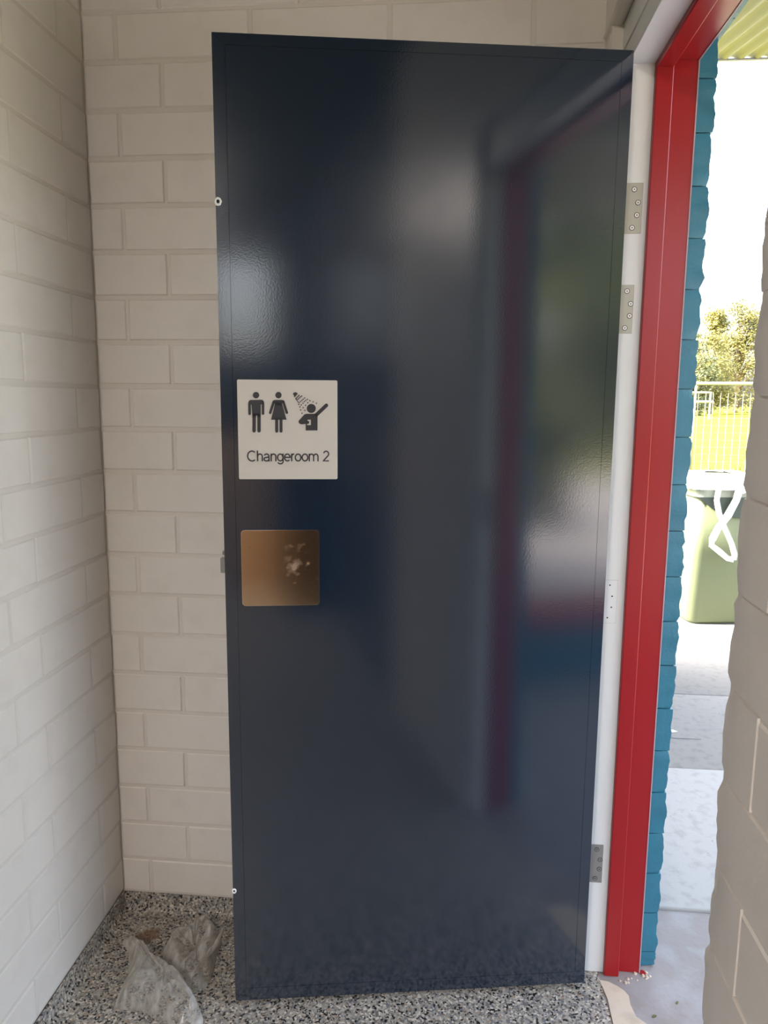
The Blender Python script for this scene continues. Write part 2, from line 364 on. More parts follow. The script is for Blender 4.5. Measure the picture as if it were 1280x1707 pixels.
# end blocks of the near wall, then ordinary blocks further back
for k, z0, z1 in [(k, max(0, z0-0.0215), (z1-0.0215) if z1 < 2.149 else 2.148) for k, z0, z1 in course_rows(0.0, 2.150)]:
    if z1 - z0 < 0.03: continue
    a = 0.734 if k % 2 == 0 else 0.734 - 0.105
    link('brick', rough_brick(XW, 0.40, a+0.0004, NY, z0+0.0018, z1-0.0018, [(-1, 1)], k*1.7), M['wall'], wall_right)
    lay(wall_right, M['wall'], -0.10, a, [(k, z0, z1)], {0: a, 1: a}, lambda l0, l1, z, pr: ((XW+pr, l1, z), -math.pi/2))
lay(wall_right, M['wall'], -0.10, YB, course_rows(2.150, CEIL), {0: 0.734, 1: 0.629}, lambda l0, l1, z, pr: ((XW+pr, l1, z), -math.pi/2))
lay(wall_right, M['wall'], JY+0.046, YB, course_rows(0.0457, 2.150), {0: 0.734, 1: 0.629}, lambda l0, l1, z, pr: ((XW+pr, l1, z), -math.pi/2))
# lintel: flat packer behind the recess and a lumpy mortar bead under the block course
MB().box(0.334, 0.40, NY-0.007, JY+0.043, 2.092, 2.152).build('lintel', M['white'], wall_right)
bead = MB(); n = 60; ring = 7
for i in range(n+1):
    y = NY + (YB-NY)*i/n
    for j in range(ring):
        t = j/(ring-1)*math.pi
        rr_ = 0.011 + 0.005*noise.noise(Vector((y*18, j*0.4, 3)))
        bead.v.append((0.320 - math.cos(t)*(rr_+0.004), y, 2.151 - math.sin(t)*rr_*0.8))
for i in range(n):
    for j in range(ring-1):
        a = i*ring+j; bead.f.append((a, a+1, a+ring+1, a+ring))
bead.build('mortar_bead', M['wall'], wall_right, smooth=True)

tag(MB().box(XW, 0.40, -2.5, -0.10, 0.0, CEIL).build('wall_right_rear', M['plain_wall']), 'plain wall continuing behind the camera, its dimness put into the colour', 'wall', kind='structure')
# --- outer leaf, blue
wall_outer = tag(MB().box(0.402, XE-0.006, JY+0.036, 4.0, 0.0, 2.9).box(0.402, XE-0.006, -3.2, NY-0.008, 0.0, 2.9)
                 .box(0.402, XE-0.006, NY-0.008, JY+0.036, 2.102, 2.9).build('wall_outer', M['blue']),
                 'teal blue painted block wall outside the doorway, rough edged', 'wall', kind='structure')
BY = 1.6967
for k, z0, z1 in course_rows(0.0, 2.105):
    if z1 - z0 < 0.03: continue
    a1 = BY + (0.30 if k % 2 == 0 else 0.195)
    link('brick', rough_brick(0.410, XE, BY, a1, z0+0.0012, z1-0.0012, [(1, -1)], k*2.3+50, amp=0.0058, rad=0.0022), M['blue'], wall_outer)
    a0 = NY - (0.30 if k % 2 == 0 else 0.195)
    link('brick', rough_brick(0.410, XE, a0, NY, z0+0.0012, z1-0.0012, [(1, 1)], k*2.9+90, amp=0.0058, rad=0.0022), M['blue'], wall_outer)
# blue lintel course over the opening
for i in range(4):
    y0 = NY - 0.15 + i*BL
    link('brick', rough_brick(0.410, XE, y0+0.002, min(y0+BL-0.002, 4), 2.105, 2.105+CH-0.006, [], 10+i), M['blue'], wall_outer)
lay(wall_outer, M['blue'], BY+0.30, 4.0, course_rows(0.0, 2.9), {0: BY+0.30, 1: BY+0.195}, lambda l0, l1, z, pr: ((XE+pr, l0, z), math.pi/2),
    skip=lambda s0, s1, z0, z1: s1 > 3.3)

# --- rest of the room shell
tag(MB().box(-2.7, XL-0.10, 0.55, 0.65, 0.0, CEIL).build('wall_return', M['plain_wall']), 'plain wall of the room behind the camera, dimness put into the colour', 'wall', kind='structure')
tag(MB().box(-2.7, -2.6, -2.6, 0.55, 0.0, CEIL).build('wall_far_left', M['plain_wall']), 'plain side wall of the room behind the camera, dimness put into the colour', 'wall', kind='structure')
WIN = [(-0.42, 0.02, 1.70, 2.36), (-2.2, -1.0, 1.2, 2.3)]
wr = MB(); ya, yb = -2.6, -2.5
wr.box(-2.7, -2.2, ya, yb, 0, CEIL).box(-2.2, -1.0, ya, yb, 0, 1.2).box(-2.2, -1.0, ya, yb, 2.3, CEIL).box(-1.0, -0.42, ya, yb, 0, CEIL)
wr.box(-0.42, 0.02, ya, yb, 0, 1.70).box(-0.42, 0.02, ya, yb, 2.36, CEIL).box(0.02, XE-0.006, ya, yb, 0, CEIL)
tag(wr.build('wall_rear', M['plain_wall']), 'plain rear wall of the room with two windows, dimness put into the colour', 'wall', kind='structure')
for i, (x0, x1, z0, z1) in enumerate(WIN):
    w = tag(empty('window_%d' % (i+1), ((x0+x1)/2, -2.55, z0)), ['narrow high window in the rear wall', 'wide window in the rear wall'][i], 'window', kind='structure')
    fr = MB(); hw = (x1-x0)/2; h_ = z1-z0; t = 0.03
    fr.box(-hw, hw, -0.03, 0.03, 0, t).box(-hw, hw, -0.03, 0.03, h_-t, h_).box(-hw, -hw+t, -0.03, 0.03, t, h_-t).box(hw-t, hw, -0.03, 0.03, t, h_-t)
    fr.build('window_frame', M['white'], w)
    MB().box(-hw+t, hw-t, -0.003, 0.003, t, h_-t).build('pane', M['glass'], w)
tag(MB().box(-2.7, 0.40, -2.6, YB+0.11, CEIL, CEIL+0.05).build('ceiling', M['ceiling']), 'flat grey ceiling of the changeroom', 'ceiling', kind='structure')
# floor with a wavy outer edge under the doorway
fl = MB(); pts = [(-2.7, -2.6), (XE, -2.6), (XE, NY-0.01)]
for i in range(24):
    y = NY + (JY+0.04-NY)*i/23
    pts.append((0.380 + 0.006*noise.noise(Vector((y*14, 0, 0))) + 0.003*noise.noise(Vector((y*60, 5, 0))), y))
pts += [(0.380, YB+0.05), (-2.7, YB+0.05)]
fl.prism(pts, lambda p_, t: (p_[0], p_[1], t), -0.06, 0.0)
tag(fl.build('floor', M['flake']), 'grey, black and white speckled flake epoxy floor', 'floor', kind='structure')
# coved skirting in the floor material
def cove(name, pfn, a0, a1, label):
    prof = [(0.0, 0.0457), (0.0035, 0.0457), (0.0045, 0.040), (0.006, 0.022), (0.010, 0.010), (0.018, 0.003), (0.030, 0.0004), (0.0, 0.0004)]
    return tag(MB().prism(prof, lambda p_, t: pfn(p_, t), a0, a1).build(name, M['flake'], smooth=False), label, 'skirting', kind='structure')
cove('baseboard_back', lambda p_, t: (t, YB - p_[0], p_[1]), XL, XW, 'speckled epoxy coved skirting along the back wall')
cove('baseboard_left', lambda p_, t: (XL + p_[0], t, p_[1]), 0.60, YB-0.002, 'speckled epoxy coved skirting along the left wall')

# ------------------------------------------------------------------ door frame
def sweep_seg(poly, seg):
    """poly: closed list of (x, inset). seg 0 hinge jamb, 1 head, 2 latch jamb"""
    def st(p_, i):
        x, e = p_
        return [(x, JY-e, 0.0), (x, JY-e, JZ-e), (x, LY+e, JZ-e), (x, LY+e, 0.0)][i]
    n = len(poly); m = MB()
    m.add([st(p_, seg) for p_ in poly] + [st(p_, seg+1) for p_ in poly],
          [tuple(range(n))[::-1], tuple(range(n, 2*n))] + [(i, (i+1) % n, n+(i+1) % n, n+i) for i in range(n)])
    return m
frame = tag(empty('trim_1', (0, 0, 0)), 'steel door frame, white inner rebate and bright red outer stop', 'door frame', kind='structure')
WP = [(0.337, -0.042), (0.337, -0.0015), (0.3385, 0.0), (0.3915, 0.0), (0.3915, -0.042)]
RP = [(0.392, -0.028), (0.392, 0.0105), (0.3935, 0.012), (0.4245, 0.012), (0.4265, 0.010), (0.4265, -0.0065), (0.478, -0.0065), (0.478, -0.028)]
SP = [(0.478, -0.028), (0.478, -0.005), (0.4805, -0.005), (0.4805, -0.028)]
for s_ in range(3):
    nm = 'head' if s_ == 1 else 'jamb'
    tag(sweep_seg(WP, s_).build(nm+'_rebate', M['white'], frame), 'white painted rebate')
    tag(sweep_seg(RP, s_).build(nm+'_stop', M['red'], frame), 'glossy red painted stop')
    sweep_seg(SP, s_).build('sealant_bead', M['sealant'], frame)
def disc(m, c, r, d, n=16, depth=0.001):
    """flat cylinder at c facing direction d"""
    d = Vector(d).normalized(); a = d.cross(Vector((0, 0, 1))).normalized() if abs(d.z) < 0.9 else Vector((1, 0, 0)); b_ = d.cross(a); c = Vector(c)
    v = [c + a*r*math.cos(2*math.pi*k/n) + b_*r*math.sin(2*math.pi*k/n) for k in range(n)]
    v2 = [p_ + d*depth for p_ in v]
    m.add(v + v2, [tuple(range(n))[::-1], tuple(range(n, 2*n))] + [(k, (k+1) % n, n+(k+1) % n, n+k) for k in range(n)])
    return m
for hi, (z0, z1, x1, mt) in enumerate([(1.7203, 1.8208, 0.3815, 'steel'), (1.5166, 1.6168, 0.3745, 'steel'), (0.2368, 0.3349, 0.3762, 'steel_grey')]):
    hg = MB().box(0.338, x1, JY-0.0016, JY+0.001, z0, z1).build('hinge', M[mt], frame); bevel(hg, 0.0006, 1)
    tag(hg, 'satin steel butt hinge leaf')
    MB().tube([(0.333, JY-0.006, z0), (0.333, JY-0.006, z1)], 0.0055, 12).build('knuckle', M[mt], hg, smooth=False)
    for dz, xs in [(0.0129, 0.3635), (0.0391, 0.3723), (0.0640, 0.3713), (0.0890, 0.3629)]:
        zc = z1 - dz*(z1-z0)/0.1005; yc = JY-0.0016; xs2 = xs - (0.3815-x1)*0.5
        rim = disc(MB(), (xs2, yc, zc), 0.0056, (0, -1, 0), 18, 0.00025).build('screw_hole', M['dark'], hg)
        sc = disc(MB(), (xs2, yc-0.0002, zc), 0.0043, (0, -1, 0), 18, 0.0006)
        sc = sc.build('screw', M['nylon' if mt == 'steel' else 'steel_grey'], hg)
        cr = MB()
        for a in (0.5, 0.5+math.pi/2):
            ca, sa = math.cos(a), math.sin(a); L_, W_ = 0.0019, 0.0005
            pp = [(-L_, -W_), (L_, -W_), (L_, W_), (-L_, W_)]
            cr.prism(pp, lambda p_, t: (xs2 + p_[0]*ca - p_[1]*sa, t, zc + p_[0]*sa + p_[1]*ca), yc-0.0007, yc-0.0010)
        cr.build('screw_slot', M['dark'], hg)
cp = MB().box(0.338, 0.3748, JY-0.0010, JY+0.001, 0.878, 0.9772).build('cover_plate', M['white'], frame); tag(cp, 'white painted blank hinge plate with four small holes')
g = MB().box(0.3746, 0.3752, JY-0.0004, JY, 0.8776, 0.9776).box(0.338, 0.3752, JY-0.0004, JY, 0.9772, 0.9777).box(0.338, 0.3752, JY-0.0004, JY, 0.8775, 0.878).build('shadow_gap', M['steel_grey'], cp)
for zc, xs in [(0.9660, 0.3580), (0.9405, 0.3640), (0.9150, 0.3635), (0.8905, 0.3560)]:
    disc(MB(), (xs, JY-0.0010, zc), 0.0018, (0, -1, 0), 12, 0.0003).build('hole', M['dark'], cp)
# latch strike on the far jamb
MB().box(0.348, 0.374, LY-0.001, LY+0.0015, 0.98, 1.10).build('strike_plate', M['steel_grey'], frame)

# ------------------------------------------------------------------ door leaf
door = tag(empty('door_1', (HX, HY, DZB), ANG), 'dark navy steel door standing open, textured glossy paint', 'door', kind='structure')
ti, hb, tt, tb = 0.0245, 0.0232, 0.0205, 0.0300; gp = 0.0006
MB().box(-DW+ti+gp, -hb-gp, 0.0, 0.039, tb+gp, DH-tt-gp).build('panel', M['door'], door)
MB().box(-DW+0.004, -0.004, 0.0012, 0.0375, 0.004, DH-0.004).build('core', M['dark'], door)
o4 = [(-DW, 0), (0, 0), (0, DH), (-DW, DH)]; i4 = [(-DW+ti, tb), (-hb, tb), (-hb, DH-tt), (-DW+ti, DH-tt)]
for i in range(4):
    j = (i+1) % 4
    def sh(p_, q_, d_): # keep a hairline mitre gap
        v = Vector((q_[0]-p_[0], q_[1]-p_[1])).normalized(); return (p_[0]+v.x*d_, p_[1]+v.y*d_)
    poly = [sh(o4[i], o4[j], 0.0004), sh(o4[j], o4[i], 0.0004), sh(i4[j], i4[i], 0.0002), sh(i4[i], i4[j], 0.0002)]
    MB().prism(poly, lambda p_, t: (p_[0], t, p_[1]), 0.0, 0.040).build('edge_channel', M['door'], door)
# chipped fixings on the latch edge
for zc, xo in [(1.7376, -DW+0.0045), (0.2751, -DW+0.0028)]:
    r_ = 0.0085 if zc > 1 else 0.0062
    fx = MB(); n = 16; ring = []
    for k in range(n):
        t = 2*math.pi*k/n; w = 1+0.12*noise.noise(Vector((k*0.9, zc, 0)))
        for rr_, dy in ((r_*w, 0.0), (r_*w*0.85, -0.0022), (r_*0.5*w, -0.0022), (r_*0.42, -0.0004)):
            fx.v.append((xo + rr_*math.cos(t)*0.85, -0.0004+dy, zc + rr_*math.sin(t)))
    for k in range(n):
        for q in range(3):
            a = k*4+q; b_ = ((k+1) % n)*4+q; fx.f.append((a, b_, b_+1, a+1))
    fx = fx.build('edge_fixing', M['nylon'], door, smooth=True); tag(fx, 'white round chipped fixing on the door edge')
    disc(MB(), (xo+0.001, -0.0006, zc+0.001), r_*0.45, (0, -1, 0), 10, 0.0004).build('fixing_hole', M['dark'], fx)
# latch bolts
lb = MB().prism([(-DW-0.011, 0.0125), (-DW, 0.0090), (-DW, 0.030), (-DW-0.008, 0.030)], lambda p_, t: (p_[0], p_[1], t), 0.9985, 1.0300).build('latch_bolt', M['zinc'], door)
bevel(lb, 0.001, 2); tag(lb, 'small zinc latch bolt on the door edge')
l2 = MB().box(-DW-0.006, -DW, 0.012, 0.026, 1.0370, 1.0450).build('deadlatch_pin', M['zinc'], door); bevel(l2, 0.0008, 2)
# push plate
def rrect(x0, x1, z0, z1, r, n=6):
    out = []
    for cx, cz, a0 in ((x1-r, z1-r, 0), (x0+r, z1-r, 90), (x0+r, z0+r, 180), (x1-r, z0+r, 270)):
        for k in range(n+1):
            a = math.radians(a0 + 90*k/n); out.append((cx + r*math.cos(a), cz + r*math.sin(a)))
    return out
pc = (-0.6992, 1.0110); ph = 0.0808
plate = MB().prism(rrect(-ph, ph, -ph, ph, 0.0075), lambda p_, t: (p_[0], t, p_[1]), -0.0018, 0.0).build('push_plate', M['edge_metal'], door, loc=(pc[0], 0, pc[1]))
tag(plate, 'square brushed steel push plate tinted with the reflected room, with finger smudges')
face = MB().prism(rrect(-ph+0.0012, ph-0.0012, -ph+0.0012, ph-0.0012, 0.0066), lambda p_, t: (p_[0], t, p_[1]), -0.0021, -0.0015).build('plate_face', M['plate'], plate)

# ------------------------------------------------------------------ sign
SW = 0.2010
def dloc(x, z, y=0.0):
    c, s = math.cos(ANG), math.sin(ANG); return (HX + x*c - y*s, HY + x*s + y*c, DZB + z)
sign = tag(empty('changeroom_sign', dloc(-0.6807, 1.1978), ANG), 'cream square sign reading Changeroom 2 with black pictograms on navy door', 'sign')
sp = bevel(MB().prism(rrect(-SW/2, SW/2, 0, SW, 0.003), lambda p_, t: (p_[0], t, p_[1]), -0.0032, 0.0).build('sign_plate', M['sign'], sign), 0.0008, 2)
def sg(X, Y):
    """coordinates measured on the enlarged photograph of the sign -> sign plane"""
    for _ in range(1):
        L_ = 270 + 22*(Y-160)/815; R_ = 1093 + 4*(Y-172)/808; a = (X-L_)/(R_-L_)
        T_ = 160 + 12*a; B_ = 975 + 5*a; b = (Y-T_)/(B_-T_)
    return (-SW/2 + a*SW, SW - b*SW)
YF = -0.0032
def poly_to(m, pts): m.prism([sg(*q) for q in pts], lambda p_, t: (p_[0], t, p_[1]), YF-0.0007, YF+0.0003); return m
def circ(cx, cy, r, n=24): return [(cx+r*math.cos(2*math.pi*k/n), cy+r*math.sin(2*math.pi*k/n)) for k in range(n)]
def caps(x0, y0, x1, y1, r, n=8):
    a = math.atan2(y1-y0, x1-x0); out = []
    for k in range(n+1): t = a+math.pi/2+math.pi*k/n; out.append((x0+r*math.cos(t), y0+r*math.sin(t)))
    for k in range(n+1): t = a-math.pi/2+math.pi*k/n; out.append((x1+r*math.cos(t), y1+r*math.sin(t)))
    return out
man = MB()
poly_to(man, circ(427, 287, 26))
poly_to(man, [(365, 345), (370, 332), (382, 325), (474, 324), (487, 331), (493, 344), (494, 362), (364, 363)])
poly_to(man, caps(374, 355, 376, 437, 10.5)); poly_to(man, caps(484, 354, 485, 436, 10.5))
poly_to(man, [(389, 360), (467, 360), (466, 452), (398, 452)])
poly_to(man, caps(413, 440, 413, 576, 14)); poly_to(man, caps(452, 440, 453, 576, 14)); poly_to(man, [(398, 446), (426, 446), (426, 470), (399, 470)]); poly_to(man, [(439, 446), (466, 446), (466, 470), (439, 470)])
poly_to(man, [(410, 440), (456, 440), (456, 450), (410, 450)])
man.build('man_pictogram', M['sign_dark'], sign)
wom = MB()
poly_to(wom, circ(610, 288, 26))
poly_to(wom, [(566, 334), (578, 326), (642, 326), (654, 334), (660, 350), (560, 352)])
poly_to(wom, caps(572, 340, 543, 430, 10.5)); poly_to(wom, caps(649, 340, 679, 430, 10.5))
poly_to(wom, [(586, 350), (634, 350), (641, 362), (677, 487), (550, 487), (580, 364)])
poly_to(wom, [(578, 345), (642, 345), (636, 372), (585, 372)])
poly_to(wom, caps(596, 480, 597, 580, 12.5)); poly_to(wom, caps(631, 480, 632, 580, 12.5))
wom.build('woman_pictogram', M['sign_dark'], sign)
shw = MB()
poly_to(shw, circ(879, 397, 37))
poly_to(shw, [(835, 440), (926, 440), (931, 452), (931, 576), (834, 576), (834, 524), (845, 520), (845, 532), (876, 532), (876, 488), (845, 488)])
poly_to(shw, [(838, 440), (850, 488), (846, 522), (800, 526), (782, 520), (774, 505), (778, 494), (822, 446)])
poly_to(shw, circ(850, 510, 13, 14)); poly_to(shw, caps(920, 450, 1003, 373, 15))
poly_to(shw, [(727, 282), (734, 268), (752, 265), (769, 275), (744, 305), (736, 300), (737, 288)])
for dx, dy in [(778, 291), (770, 299), (762, 307), (754, 315), (800, 297), (790, 303), (781, 311), (772, 320), (763, 329), (756, 322), (824, 312), (812, 322), (802, 332), (790, 340), (779, 350), (769, 342), (847, 323), (834, 332), (822, 341), (811, 354), (797, 368), (786, 384), (776, 364), (868, 334), (850, 351), (832, 371), (812, 390), (792, 409), (893, 344), (921, 355), (826, 413), (803, 435)]:
    poly_to(shw, circ(dx, dy, 5.6, 8))
shw.build('shower_pictogram', M['sign_dark'], sign)
# lettering
def arc(cx, cy, rx, ry, a0, a1, n=18): return [(cx+rx*math.cos(math.radians(a0+(a1-a0)*k/n)), cy+ry*math.sin(math.radians(a0+(a1-a0)*k/n))) for k in range(n+1)]
XH, AS, DS = 0.53, 0.735, -0.21     # x height, ascender, descender (cap height 0.72)
GL = {  # letter: (advance, strokes as centre lines)
 'C': (0.74, [arc(0.375, 0.36, 0.31, 0.34, 47, 313, 28)]),
 'h': (0.545, [[(0.09, 0), (0.09, AS)], [(0.09, 0.30)] + arc(0.265, 0.325, 0.165, 0.175, 165, 0, 14) + [(0.43, 0)]]),
 'a': (0.545, [arc(0.255, 0.355, 0.165, 0.145, 165, 0, 14) + [(0.42, 0.10), (0.43, 0.03), (0.475, 0.03)], [(0.42, 0.30), (0.26, 0.27)] + arc(0.215, 0.145, 0.15, 0.118, 90, 270, 12) + arc(0.27, 0.16, 0.15, 0.133, 275, 350, 6)]),
 'n': (0.545, [[(0.09, 0), (0.09, XH)], [(0.09, 0.30)] + arc(0.265, 0.325, 0.165, 0.175, 165, 0, 14) + [(0.43, 0)]]),
 'g': (0.555, [arc(0.265, 0.265, 0.195, 0.235, 0, 360, 28), [(0.46, XH), (0.46, 0.0)] + arc(0.265, -0.02, 0.195, 0.15, 0, -160, 14)]),
 'e': (0.555, [[(0.085, 0.275), (0.475, 0.275)] + arc(0.275, 0.265, 0.20, 0.235, 3, 318, 26)]),
 'r': (0.335, [[(0.09, 0), (0.09, XH)], [(0.09, 0.30)] + arc(0.24, 0.31, 0.15, 0.19, 160, 75, 8)]),
 'o': (0.555, [arc(0.275, 0.265, 0.205, 0.235, 0, 360, 28)]),
 'm': (0.83, [[(0.09, 0), (0.09, XH)], [(0.09, 0.32)] + arc(0.25, 0.335, 0.155, 0.165, 165, 0, 12) + [(0.405, 0)], [(0.405, 0.32)] + arc(0.57, 0.335, 0.155, 0.165, 165, 0, 12) + [(0.725, 0)]]),
 ' ': (0.27, []),
 '2': (0.555, [arc(0.275, 0.515, 0.185, 0.185, 165, -35, 18) + [(0.09, 0.06), (0.07, 0.035), (0.475, 0.035)]]),
}
GL = {k_: (a_ - (0.055 if k_ not in ' ' else 0.0), s_) for k_, (a_, s_) in GL.items()}
txt = 'Changeroom 2'; strokes = []; pen = 0.0
for ch in txt:
    adv, ss = GL[ch]; strokes += [[(x+pen, y) for x, y in st_] for st_ in ss]; pen += adv
SWD = 0.046
mnx = min(x for st_ in strokes for x, y in st_)-SWD; mxx = max(x for st_ in strokes for x, y in st_)+SWD
tx0, ty0 = sg(358, 826); tx1, ty1 = sg(1030, 745)
kx = (tx1-tx0)/(mxx-mnx); ky = (ty1-ty0)/0.72
lt = MB()
for st_ in strokes:
    pp = [Vector((x, y)) for x, y in st_]; nrm = []
    closed = (pp[0]-pp[-1]).length < 1e-4
    for i in range(len(pp)):
        a_ = pp[i-1] if i else (pp[-2] if closed else pp[0]); b_ = pp[i+1] if i < len(pp)-1 else (pp[1] if closed else pp[-1])
        d0 = (pp[i]-a_); d1 = (b_-pp[i]); d0 = d0.normalized() if d0.length > 1e-6 else d1.normalized(); d1 = d1.normalized() if d1.length > 1e-6 else d0
        t = (d0+d1).normalized(); sc_ = min(1.6, 1/max(0.4, t.dot(d1))); nrm.append(Vector((-t.y, t.x))*sc_)
    b0 = len(lt.v)
    for q, nv in zip(pp, nrm):
        for sgn in (-1, 1):
            w = q + nv*SWD*sgn
            for yy in (YF-0.0007, YF+0.0003): lt.v.append((tx0+(w.x-mnx)*kx, yy, ty0+w.y*ky))
    for i in range(len(pp)-1):
        o_ = b0+i*4
        lt.f += [(o_, o_+2, o_+6, o_+4), (o_, o_+4, o_+5, o_+1), (o_+2, o_+3, o_+7, o_+6)]
lt.build('lettering', M['sign_dark'], sign)
br = MB()
for q in range(10):
    for r_ in range(3):
        for c_ in range(2):
            if random.random() < 0.45: disc(br, (sg(612+q*13+c_*5, 862+r_*7)[0], YF, sg(612+q*13+c_*5, 862+r_*7)[1]), 0.0005, (0, -1, 0), 6, 0.0004)
br.build('braille_dots', M['sign'], sign)

# ------------------------------------------------------------------ doorway threshold and outside ground
def slab(name, pts, z0, z1, m, label, wob=0.0, bev=0.004):
    o = MB().prism(pts, lambda p_, t: (p_[0], p_[1], t), z0, z1).build(name, m); bevel(o, bev, 2)
    return tag(o, label, 'pavement', kind='structure')
slab('threshold', [(0.3795, NY-0.02), (XE+0.002, NY-0.02), (XE+0.002, -0.6), (9.0, -0.6), (9.0, 1.9145), (XE+0.002, 1.9145), (XE+0.002, JY+0.06), (0.3795, JY+0.06)], -0.08, -0.0015, M['concrete'],
     'dusty pinkish concrete threshold outside the red frame', bev=0.001)
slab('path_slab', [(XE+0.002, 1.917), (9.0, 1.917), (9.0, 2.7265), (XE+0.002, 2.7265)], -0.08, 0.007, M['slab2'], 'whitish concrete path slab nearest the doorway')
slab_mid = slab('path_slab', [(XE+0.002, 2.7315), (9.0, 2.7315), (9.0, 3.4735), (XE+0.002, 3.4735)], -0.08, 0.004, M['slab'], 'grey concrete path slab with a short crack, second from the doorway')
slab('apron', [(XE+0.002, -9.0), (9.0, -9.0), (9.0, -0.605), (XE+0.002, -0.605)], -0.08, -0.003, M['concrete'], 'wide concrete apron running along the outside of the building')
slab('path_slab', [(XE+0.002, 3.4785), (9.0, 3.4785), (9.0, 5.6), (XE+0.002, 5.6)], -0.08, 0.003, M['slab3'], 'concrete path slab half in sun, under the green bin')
ck = MB()
for i in range(9):
    x = 0.80 + i*0.03; y = 2.988+0.002*noise.noise(Vector((i*0.9, 0, 0)))
    ck.v += [(x, y-0.0016, 0.0047), (x, y+0.0016, 0.0047)]
    if i: ck.f.append((2*i-2, 2*i, 2*i+1, 2*i-1))
link('crack', ck.mesh('crack'), M['dark'], slab_mid)
gnd = tag(MB().box(-60, 160, -90, 200, -0.12, -0.03).build('ground', M['grass']), 'bright sunlit yellow green playing field beyond the path', 'field', kind='structure')
# filler patch beside the frame foot
fp = [(0.378, 1.640), (0.398, 1.637), (0.418, 1.624), (0.430, 1.612), (0.437, 1.598), (0.435, 1.572), (0.440, 1.539), (0.458, 1.521), (0.470, 1.49), (0.474, 1.471), (0.470, 1.40), (0.440, 1.34), (0.372, 1.33), (0.377, 1.461), (0.384, 1.513), (0.386, 1.584)]
tag(MB().prism(fp, lambda p_, t: (p_[0], p_[1], t), -0.001, 0.0012).build('floor_filler', M['filler']), 'smooth beige filler patch on the floor at the foot of the red frame', 'filler patch')
# crumbs of render, paint drop and a leaf by the frame foot
for i in range(16):
    x = random.uniform(0.425, 0.505); y = 1.648 + random.uniform(-0.012, 0.016) + (x-0.425)*0.25; s_ = random.uniform(0.0020, 0.0045)
    m = MB(); pts = [(s_*(1+0.3*random.random())*math.cos(a), s_*(1+0.3*random.random())*math.sin(a)) for a in [k*2*math.pi/6 for k in range(6)]]
    m.prism(pts, lambda p_, t: (p_[0]*(1-0.4*(t > 0)), p_[1]*(1-0.4*(t > 0)), t*s_*0.9), 0, 1)
    o = m.build('render_crumb', M['filler'], loc=(x, y, -0.0015)); tag(o, 'tiny beige crumb of render at the foot of the red frame', 'crumb', 'render crumbs by the frame foot')
pd = MB().prism([(0.009*math.cos(k*math.pi/6)*(1+0.2*math.sin(k*2.3)), 0.008*math.sin(k*math.pi/6)*(1+0.2*math.cos(k*1.7))) for k in range(12)], lambda p_, t: (p_[0], p_[1], t), 0, 0.0012).build('paint_drip', M['red'], loc=(0.489, 1.676, -0.0015))
tag(pd, 'small red paint drip on the concrete beside the frame', 'paint drip')
for i, (x, y, a, l) in enumerate([(0.482, 1.545, 0.5, 0.013), (0.545, 1.59, 0.9, 0.010), (0.98, 3.62, 0.1, 0.05), (0.94, 3.05, 0.15, 0.05), (0.70, 2.45, 0.05, 0.06)]):
    m = MB(); n = 8
    top = [(-l/2 + l*k/n, 0.28*l*math.sin(math.pi*k/n)) for k in range(n+1)]; bot = [(-l/2 + l*k/n, -0.2*l*math.sin(math.pi*k/n)) for k in range(n-1, 0, -1)]
    m.prism(top+bot, lambda p_, t: (p_[0], p_[1], t + 0.15*abs(p_[1])), 0, 0.0015)
    zz = -0.0015 if y < 1.9 else (0.007 if y < 2.73 else 0.004)
    if y > 3.4: zz = 0.003
    o = m.build('fallen_leaf', M['leaf_dark'] if i < 2 else (M['white_plastic'] if i == 3 else M['bark']), loc=(x, y, zz), rotz=a)
    tag(o, ['grey curled leaf on the threshold near the frame foot', 'small pale leaf on the threshold further from the frame', 'brown leaf on the shaded third slab',
            'white scrap on the cracked path slab', 'thin brown twig leaf on the whitish slab'][i], 'leaf' if i != 3 else 'scrap')

# ------------------------------------------------------------------ veranda roof, main roof
PT = math.tan(math.radians(10))
ro = tag(empty('veranda_roof', (1.5, 4.0, 3.0)), 'cream corrugated sheet roof over the path outside the doorway', 'roof', kind='structure')
pitch = 0.076; nper = 30
for q in range(2):   # two lapped sheets
    x0 = 0.45 + q*0.76; m = MB(); n = 80; ys_ = [0.4, 1.6, 2.8, 4.0]
    for i in range(n+1):
        x = x0 + 0.775*i/n; dz = 0.0085*math.cos(2*math.pi*x/pitch) + (0.0012*q)
        for y in ys_: m.v.append((x-1.5, y-4.0, (y-4.0)*PT + dz))
        for y in ys_: m.v.append((x-1.5, y-4.0, (y-4.0)*PT + dz + 0.0025))
    w = len(ys_)
    for i in range(n):
        a = i*2*w; b_ = a+2*w
        for j in range(w-1):
            m.f += [(a+j, b_+j, b_+j+1, a+j+1), (a+w+j, a+w+j+1, b_+w+j+1, b_+w+j)]
        m.f += [(a+w-1, b_+w-1, b_+2*w-1, a+2*w-1), (a, a+w, b_+w, b_)]
    m.build('roof_sheet', M['soffit'], ro, smooth=True)
MB().box(0.45-1.5, 1.985-1.5, -0.020, -0.004, -0.0125, -0.004).build('edge_trim', M['roof_metal'], ro)
tag(MB().box(XE, 2.1, -1.2, 0.45, 2.44, 2.52).build('porch_roof', M['soffit']), 'flat cream porch roof beside the corrugated sheets', 'roof', kind='structure')
tag(MB().box(-4.0, XE, -3.2, 4.0, 2.76, 2.90).build('main_roof', M['roof_metal']), 'flat grey main roof over the changerooms', 'roof', kind='structure')
